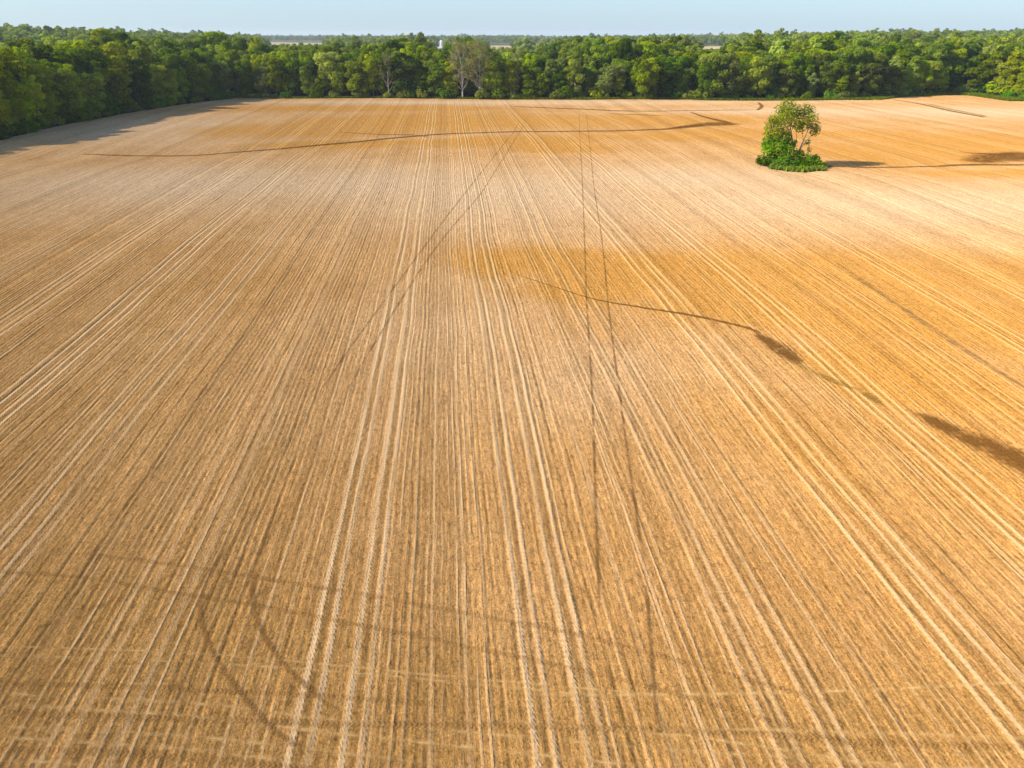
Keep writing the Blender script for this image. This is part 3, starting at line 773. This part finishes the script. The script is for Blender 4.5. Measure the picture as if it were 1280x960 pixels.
for j, (pp, r_) in enumerate(stems):
    pts = [Vector(lone(a, b, 0.25 * math.sin(j * 2.1) * i)) for i, (a, b) in enumerate(pp)]
    if pp[0][1] > 206: pts[0].z = -0.3
    m_ = mb if j == 0 else MB()
    m_.tube(pts, [r_ * (1 - 0.8 * i / (len(pts) - 1)) for i in range(len(pts))], 7)
    if j: limb_me.append(m_.build('limb', [M_PBARK if j in (1, 3) else M_DBARK], True))
for L in lob:
    for _ in range(3):
        d_ = Vector(rng.normal(size=3)).normalized()
        a = min((Vector(lone(*q_)) for pp, r_ in stems for q_ in pp[1:]), key=lambda v_: (v_ - Vector(L[:3])).length)
        mb.tube([a, Vector(L[:3]), Vector(L[:3]) + d_ * L[3] * .8], [.05, .035, .012], 4)
lone_root = place('lone_tree', [('trunk', mb.build('trunk', [M_DBARK], True)), ('crown', crown_me)], TX, TY, 1.0, 0, 'lone airy yellow-green tree with several pale stems standing in the open field', 'tree')

for lm_ in limb_me: link(bpy.data.objects.new('limb', lm_), lone_root.children[0])

def island_shrub(lobes_px, leaf, seed, label, card=0.36):
    rng = np.random.default_rng(seed)
    lobes = []
    for px, py, r_, dy in lobes_px:
        x, y_, z = lone(px, py, dy); k = .172 * r_; lobes.append((x, y_, max(z, k * .3), k, k, k * .85))
    cx = sum(l[0] for l in lobes) / len(lobes); cy = sum(l[1] for l in lobes) / len(lobes)
    lobes = [(l[0] - cx, l[1] - cy) + l[2:] for l in lobes]
    V, Fq, tn = cards(rng, lobes, card, 15)
    keepq = V.reshape(-1, 4, 3)[:, :, 2].min(1) > -0.15
    V = V.reshape(-1, 4, 3)[keepq].reshape(-1, 3); tn = tn.reshape(-1, 4)[keepq].ravel(); Fq = np.arange(len(V)).reshape(-1, 4)
    mb = MB()
    for l in lobes: mb.tube([(l[0] * .2, l[1] * .2, -.2), (l[0] * .7, l[1] * .7, l[2] * .6), l[:3]], [.06, .05, .02], 5)
    place('shrub', [('stem', mb.build('stem', [M_BARK], True)), ('foliage', mesh_np('foliage', V, Fq, [LEAF[leaf]], attrs={'tone': tn}))], TX + cx, TY + cy, 1.0, 0, label, 'shrub', 'shrubs around the lone tree')
island_shrub([(960, 178, 8, 0), (970, 173, 8, .5), (981, 172, 8, -.5), (986, 180, 9, .6), (961, 188, 9, -.8), (973, 186, 11, -1.0), (985, 192, 11, -1.2), (966, 197, 9, -.4), (978, 200, 10, -1.4), (957, 183, 5, .6)], 'shrub', 81, 'tallest dark green shrub hiding the left half of the lone tree')
island_shrub([(951, 201, 6, -1.0), (957, 203, 5, -1.8), (948, 203, 4, -.6)], 'deep', 82, 'small round dark bush at the left end of the tree island')
island_shrub([(970, 205, 6, -3), (978, 204, 7, -3.2), (988, 206, 6, -3.4), (982, 200, 6, -2.6)], 'shrub', 83, 'low bright bush in front of the tallest shrub')
island_shrub([(998, 200, 7, -1.8), (1007, 198, 8, -1.0), (1003, 206, 6, -2.8), (994, 206, 6, -2.8), (1000, 192, 6, -.6)], 'shrub', 84, 'dark green bush at the foot of the pale stems')
island_shrub([(1016, 200, 7, -.4), (1022, 203, 6, -1.4), (1012, 205, 6, -2.2), (1020, 197, 5, .4)], 'deep', 85, 'dark bush at the right end of the tree island')

def grass_patch(name, pts_xy, seed, label, h=(0.3, 0.75), mat=None, parent=None):
    """tufts of blades; each tuft a fan of crossed narrow faces"""
    rng = np.random.default_rng(seed); n = len(pts_xy)
    P = np.c_[pts_xy, height(pts_xy[:, 0], pts_xy[:, 1])]
    B = 4
    P = np.repeat(P, B, 0) + np.c_[rng.normal(0, .16, (n * B, 2)), np.zeros(n * B)]
    a = rng.uniform(0, 2 * math.pi, n * B); hh = rng.uniform(*h, n * B); wd = rng.uniform(.10, .26, n * B)
    dx = np.c_[np.cos(a), np.sin(a), np.zeros(n * B)]
    ln = np.c_[rng.normal(0, .22, (n * B, 2)), np.ones(n * B)] * hh[:, None]
    q4 = np.stack([P - dx * wd[:, None], P + dx * wd[:, None], P + ln + dx * wd[:, None] * .3, P + ln - dx * wd[:, None] * .3], 1)
    V = q4.reshape(-1, 3)
    tn = np.repeat(np.repeat(np.clip(rng.normal(.5, .25, n), 0, 1), B), 4)
    o = link(bpy.data.objects.new(name, mesh_np(name, V, np.arange(len(V)).reshape(-1, 4), [mat or M_GRASS], attrs={'tone': tn})))
    return tag(o, label, 'grass', kind='stuff')
ang = rng.uniform(0, 2 * math.pi, 1500); rad = np.sqrt(rng.random(1500)) * rng.choice([0.9, 0.97, 1.0, 1.08], 1500) * (1 + 0.12 * np.sin(ang * 3 + 1) + 0.07 * np.sin(ang * 7))
grass_patch('grass', np.c_[TX - 0.1 + np.cos(ang) * rad * 6.5, TY - 0.8 + np.sin(ang) * rad * 6.4], 91, 'bright grass ringing the shrubs under the lone tree', (0.35, 0.95))
aa = np.linspace(0, 2 * math.pi, 40, endpoint=False)
rr = 1 + 0.12 * np.sin(aa * 3 + 1) + 0.07 * np.sin(aa * 7)
ring = [np.c_[TX - .1 + np.cos(aa) * rr * 6.6 * f_, TY - .8 + np.sin(aa) * rr * 5.7 * f_] for f_ in (1.0, 0.6, 0.2)]
VV = np.concatenate([np.c_[r_, height(r_[:, 0], r_[:, 1]) + .03 + .05 * i] for i, r_ in enumerate(ring)])
ff = [(i * 40 + k, i * 40 + (k + 1) % 40, (i + 1) * 40 + (k + 1) % 40, (i + 1) * 40 + k) for i in range(2) for k in range(40)]
o = link(bpy.data.objects.new('turf', mesh_np('turf', VV, ff, [M_TURF], smooth=True)))
tag(o, 'patch of green turf left unploughed under the lone tree', 'turf', kind='structure')

# verge between field and far wood
pts = []
for p, n, s_ in along(EB[:-1], 0.30, rnd, 0.5):
    px = px_of(*p)
    wv = np.interp(px, [290, 400, 470, 700, 730, 770, 860, 880, 1000, 1040, 1080, 1130, 1190, 1215, 1300], [.2, .8, .3, .3, 2.4, .8, .8, 4.0, 3.0, 3.0, 7.0, 2.5, 4.0, 9.0, 10.0])
    for _ in range(2 + int(wv * 2.6)):
        pts.append(p + n * (rnd.uniform(-1.0, 0.15) * wv))
grass_patch('verge_grass', np.array(pts), 92, 'strip of bright verge grass along the foot of the far wood', (0.35, 1.0))

# ------------------------------------------------------------------ woods behind
FAR_COL = bpy.data.collections.new('wood_prototypes')          # only used as instances of the far wood
def joined(name, tm, cm, mats):
    o = bpy.data.objects.new(name, cm); FAR_COL.objects.link(o); return o
for k in range(12): joined(f'a{k:02d}', None, PROTO[k][1], None)
for k, (leaf, shape, Ht, hb, Rw, nl) in enumerate((('far', 'round', 18, 3, 6.5, 12), ('far', 'broad', 19, 3, 7.0, 12), ('mid', 'tall', 20, 3, 5.5, 11), ('grey', 'round', 17, 3, 6.5, 11), ('deep', 'round', 18, 3, 6.5, 12))):
    rng = np.random.default_rng(500 + k)
    V, Fq, tn = cards(rng, crown_lobes(rng, Ht, hb, Rw, nl, shape), 1.7, 0.95)
    joined(f'b{k:02d}', None, mesh_np('far_crown', V, Fq, [LEAF[leaf]], attrs={'tone': tn}), None)

def wood(name, P, idx_, scl, rot, label):
    me = bpy.data.meshes.new(name); me.vertices.add(len(P)); me.vertices.foreach_set('co', np.asarray(P, np.float32).ravel())
    for key, typ, val in (('pick', 'INT', idx_), ('scl', 'FLOAT', scl), ('rot', 'FLOAT', rot)):
        a = me.attributes.new(key, typ, 'POINT'); a.data.foreach_set('value', np.asarray(val, np.int32 if typ == 'INT' else np.float32))
    o = link(bpy.data.objects.new(name, me)); tag(o, label, 'wood', kind='stuff')
    gt = bpy.data.node_groups.new(name, 'GeometryNodeTree')
    gt.interface.new_socket('Geometry', in_out='INPUT', socket_type='NodeSocketGeometry')
    gt.interface.new_socket('Geometry', in_out='OUTPUT', socket_type='NodeSocketGeometry')
    ni, no = gt.nodes.new('NodeGroupInput'), gt.nodes.new('NodeGroupOutput')
    ip = gt.nodes.new('GeometryNodeInstanceOnPoints'); ci = gt.nodes.new('GeometryNodeCollectionInfo')
    ci.inputs['Collection'].default_value = FAR_COL; ci.inputs['Separate Children'].default_value = True; ci.inputs['Reset Children'].default_value = True
    def na(nm, t):
        n = gt.nodes.new('GeometryNodeInputNamedAttribute'); n.data_type = t; n.inputs['Name'].default_value = nm; return n.outputs['Attribute']
    cx = gt.nodes.new('ShaderNodeCombineXYZ'); gt.links.new(na('rot', 'FLOAT'), cx.inputs[2])
    gt.links.new(ni.outputs[0], ip.inputs['Points']); gt.links.new(ci.outputs[0], ip.inputs['Instance'])
    ip.inputs['Pick Instance'].default_value = True
    gt.links.new(na('pick', 'INT'), ip.inputs['Instance Index']); gt.links.new(cx.outputs[0], ip.inputs['Rotation']); gt.links.new(na('scl', 'FLOAT'), ip.inputs['Scale'])
    gt.links.new(ip.outputs[0], no.inputs[0])
    md = o.modifiers.new('scatter', 'NODES'); md.node_group = gt
    return o

def proj(x, y, z):
    d = y * CP + (CAM_H - z) * SP
    return 640 + F_PX * x / d, 480 - F_PX * (y * SP - (CAM_H - z) * CP) / d
# open land seen between the far woods: x0, x1, y seen at its near and far edge
OPEN = [(326, 414, 55.0, 51.4), (600, 650, 57.5, 54.6), (535, 566, 58.5, 53.5), (655, 680, 58.0, 55.6), (868, 916, 60.0, 57.8), (446, 462, 53.0, 51.0), (676, 696, 55.5, 50.5)]
def vnoise(x, y, s, seed=0):
    return (math.sin(x / s + seed) * math.cos(y / s * 1.3 + seed * 2.1) + math.sin((x + y) / s * .61 + seed * 3.3) + math.cos((x - 1.7 * y) / s * .43 + seed)) / 3
def scatter(y0, y1, spacing, hlo, hhi, first, last, seed, keepf=None, margin=0.06):
    rng = np.random.default_rng(seed); P, I, Sc, Ro = [], [], [], []
    y = y0
    while y < y1:
        sp = spacing(y); half = (0.735 + margin) * (y * CP + 12) + 20
        for x in np.arange(-half, half, sp):
            qx, qy = x + rng.uniform(-.5, .5) * sp, y + rng.uniform(-.5, .5) * sp
            if keepf and not keepf(qx, qy, rng): continue
            hz = float(height(qx, qy)); ht = rng.uniform(hlo, hhi) * (1 + 0.16 * vnoise(qx, qy, 60, 5)) * (1.25 if rng.random() < 0.05 else 1)
            px, py = proj(qx, qy, hz + ht); bx, by = proj(qx, qy, hz)
            wpx = 6 * F_PX / (qy * CP + 12)
            if any(a - wpx * .6 + rng.uniform(-14, 14) < px < b + wpx * .6 + rng.uniform(-14, 14) and py < c and by > d + rng.uniform(-.3, .3) for a, b, c, d in OPEN): continue
            P.append((qx, qy, hz - 0.3)); I.append(int(rng.integers(first, last))); Sc.append(ht / 18.0 * (1.0 if qy < 900 else min(1.9, 1 + (qy - 900) / 1800) if False else 1.0)); Ro.append(rng.uniform(0, 6.28))
        y += sp * 0.92
    return P, I, Sc, Ro
def keep_near(x, y, rng):
    if inside(np.array([x]), np.array([y]), POLY)[0]: return False
    if min(float(seg_dist(x, y, EB)), float(seg_dist(x, y, EL))) < 25.5 and (y > 330 or x < -100): return False
    px = px_of(x, y)
    if 664 < px < 724 and y < 470: return False                              # the clearing behind the belt
    if 420 < px < 860 and 395 < y < 470 and vnoise(x, y, 45, 2) < 0.1: return False
    return True
a = scatter(178, 560, lambda y: 8.0 if y < 420 else 9.5, 14, 22, 0, 12, 11, keep_near)
wood('woodland', *a, 'dense wood of mixed green crowns behind the first rows of trees')
def keep_far(x, y, rng):
    v = vnoise(x, y, 120, 1.0)
    px = px_of(x, y)
    side = sstep(0.12, 0.42, abs(x) / y)
    return v > -0.62 + 0.25 * (1 - side) * (1 if y < 900 else -1)
b1 = scatter(560, 1300, lambda y: 10 + (y - 560) * 0.010, 13, 21, 12, 17, 12, keep_far)
b2 = scatter(1300, 4600, lambda y: 17.5 + (y - 1300) * 0.0045, 15, 22, 12, 17, 13, keep_far, 0.03)
far_pts = [p + q_ for p, q_ in zip(b1, b2)]
wood('distant_woodland', *far_pts, 'hazy band of woodland fading to the horizon')
print('wood', len(a[0]), len(far_pts[0]))

def sheet(name, px0, px1, d0, d1, mat, label, lift=0.35):
    """a far plot of land: between two lines of sight and two distances"""
    V = []; n = 24; m_ = 6
    for j in range(m_ + 1):
        d_ = d0 + (d1 - d0) * j / m_
        for i in range(n + 1):
            u = (px0 + (px1 - px0) * i / n - 640) / F_PX
            x, y = d_ * u * CP * (1.03), d_
            V.append((x, y, float(height(x, y)) + lift))
    Fq = [(j * (n + 1) + i, j * (n + 1) + i + 1, (j + 1) * (n + 1) + i + 1, (j + 1) * (n + 1) + i) for j in range(m_) for i in range(n)]
    o = link(bpy.data.objects.new(name, mesh_np(name, V, Fq, [mat], smooth=True)))
    return tag(o, label, 'field', kind='structure')
sheet('stubble_field', 315, 425, 1900, 3100, M_STUBBLE, 'pale far field showing between the woods at the upper left')
sheet('stubble_field', 530, 665, 1700, 2350, M_STUBBLE, 'pale far field behind the farm silo')
sheet('stubble_field', 862, 922, 1400, 1800, M_STUBBLE, 'pale far field showing above the wood right of centre')
sheet('stubble_field', 655, 735, 388, 470, M_STUBBLE, 'pale clearing glimpsed through trunks of the far wood', 0.1)

# ------------------------------------------------------------------ the far farm
M_CONC = mat_plain('pale_concrete', (0.55, 0.53, 0.50), (0.68, 0.66, 0.62), 0.6)
M_DOME = mat_plain('white_metal', (0.72, 0.74, 0.76), (0.82, 0.83, 0.84), 0.6)
M_ROOFW = mat_plain('white_metal_roof', (0.50, 0.50, 0.48), (0.60, 0.60, 0.58), 0.3)
M_DARKW = mat_plain('dark_barn_wood', (0.06, 0.05, 0.045), (0.11, 0.09, 0.08), 0.8)
M_WHITEW = mat_plain('white_boards', (0.66, 0.65, 0.62), (0.78, 0.77, 0.74), 0.8)
M_GLASS = mat_plain('dark_opening', (0.02, 0.02, 0.025), (0.03, 0.03, 0.035), 0.8)

def silo(px, dist, h_, r_, label):
    u = (px - 640) / F_PX; y = dist; x = u * (y * CP + CAM_H * SP)
    root = bpy.data.objects.new('silo', None); link(root); root.location = (x, y, float(height(x, y)))
    tag(root, label, 'silo')
    mb = MB(); mb.lathe([(r_ * 1.05, -.4), (r_ * 1.05, .5), (r_, .55)] + [(r_ * (1 + .006 * (k % 2)), .6 + (h_ - .6) * k / 14) for k in range(15)], 24); link(bpy.data.objects.new('tower_wall', mb.build('tower_wall', [M_CONC], True)), root)
    mb = MB(); mb.lathe([(r_ * 1.06, h_ + .02)] + [(r_ * 1.06 * math.cos(a), h_ + .02 + r_ * 1.02 * math.sin(a)) for a in np.linspace(0.02, 1.5, 9)], 24); link(bpy.data.objects.new('dome', mb.build('dome', [M_DOME], True)), root)
    mb = MB(); mb.box((r_ * .5, -r_ - .35, h_ * .5), (.9, .7, h_ * .96)); link(bpy.data.objects.new('chute', mb.build('chute', [M_DOME])), root)
def barn(px, dist, L, W, hw, hr, wall, roofm, rot, label, name='barn', cat='barn'):
    u = (px - 640) / F_PX; y = dist; x = u * (y * CP + CAM_H * SP)
    root = bpy.data.objects.new(name, None); link(root); root.location = (x, y, float(height(x, y))); root.rotation_euler = (0, 0, rot)
    tag(root, label, cat)
    mb = MB(); mb.box((0, 0, hw / 2 - .2), (L, W, hw + .4))
    for sx in (-1, 1):
        mb.add([(sx * L / 2, -W / 2, hw), (sx * L / 2, W / 2, hw), (sx * L / 2, 0, hw + hr - .15), (sx * L / 2 - sx * .1, 0, hw + hr - .15)], [(0, 1, 2, 3)])
    link(bpy.data.objects.new('wall', mb.build('wall', [wall])), root)
    mb = MB(); o_ = .6
    for sy in (-1, 1):
        a0, b0 = np.array((0, sy * (W / 2 + o_), hw - o_ * hr / (W / 2))), np.array((0, 0, hw + hr))
        V = []
        for sx in (-1, 1):
            for p in (a0, b0): V += [(sx * (L / 2 + o_), p[1], p[2]), (sx * (L / 2 + o_), p[1], p[2] + .25)]
        mb.add(V, [(0, 2, 6, 4), (1, 5, 7, 3), (0, 4, 5, 1), (2, 3, 7, 6), (0, 1, 3, 2), (4, 6, 7, 5)])
    link(bpy.data.objects.new('roof', mb.build('roof', [roofm])), root)
    mb = MB(); mb.box((0, -W / 2 - .04, hw * .4), (min(5, L * .2), .08, hw * .8)); link(bpy.data.objects.new('door', mb.build('door', [M_GLASS])), root)
    for k in (-1, 1):
        mb = MB(); mb.box((k * L * .3, -W / 2 - .04, hw * .6), (L * .08, .08, hw * .3)); link(bpy.data.objects.new('window', mb.build('window', [M_GLASS])), root)
silo(552, 1700, 15.5, 3.4, 'white-domed concrete silo beside the dark far barn')
silo(687.5, 2300, 19, 2.9, 'tall slim white silo alone above the far wood, right of centre')
barn(559, 1690, 15, 11, 6.0, 4.5, M_DARKW, M_DARKW, 1.2, 'dark gabled barn beside the white-domed silo')
barn(546, 1660, 22, 10, 4.0, 3.2, M_WHITEW, M_ROOFW, .1, 'low pale farm shed left of the white-domed silo', 'farm_shed', 'shed')
barn(668, 1780, 30, 12, 3.2, 2.4, M_WHITEW, M_ROOFW, .05, 'long low white shed right of centre below the slim silo', 'farm_shed', 'shed')
barn(683, 2280, 22, 12, 5, 4, M_WHITEW, M_ROOFW, .1, 'white shed at the foot of the slim far silo', 'farm_shed', 'shed')
barn(484, 1900, 20, 12, 6, 4.5, M_WHITEW, M_ROOFW, .3, 'white far farmhouse left of the white-domed silo', 'farmhouse', 'house')
barn(517, 2100, 14, 11, 6, 4, M_WHITEW, M_ROOFW, .0, 'small white far house between farmhouse and silo', 'farmhouse', 'house')

# ------------------------------------------------------------------ haze
N = NT('haze_air'); N.t.nodes.remove(N.out); N.out = N.t.nodes.new('ShaderNodeOutputMaterial')
pv = N.t.nodes.new('ShaderNodeVolumePrincipled')
pv.inputs['Color'].default_value = (0.84, 0.94, 1.0, 1); pv.inputs['Density'].default_value = 0.00008; pv.inputs['Anisotropy'].default_value = 0.1
N.t.links.new(pv.outputs[0], N.out.inputs['Volume'])
mb = MB(); mb.box((0, 4350, 25), (13200, 9500, 62))
hz = link(bpy.data.objects.new('haze', mb.build('haze', [N.mat])))
tag(hz, 'pale summer haze over the whole countryside', 'haze', kind='stuff')
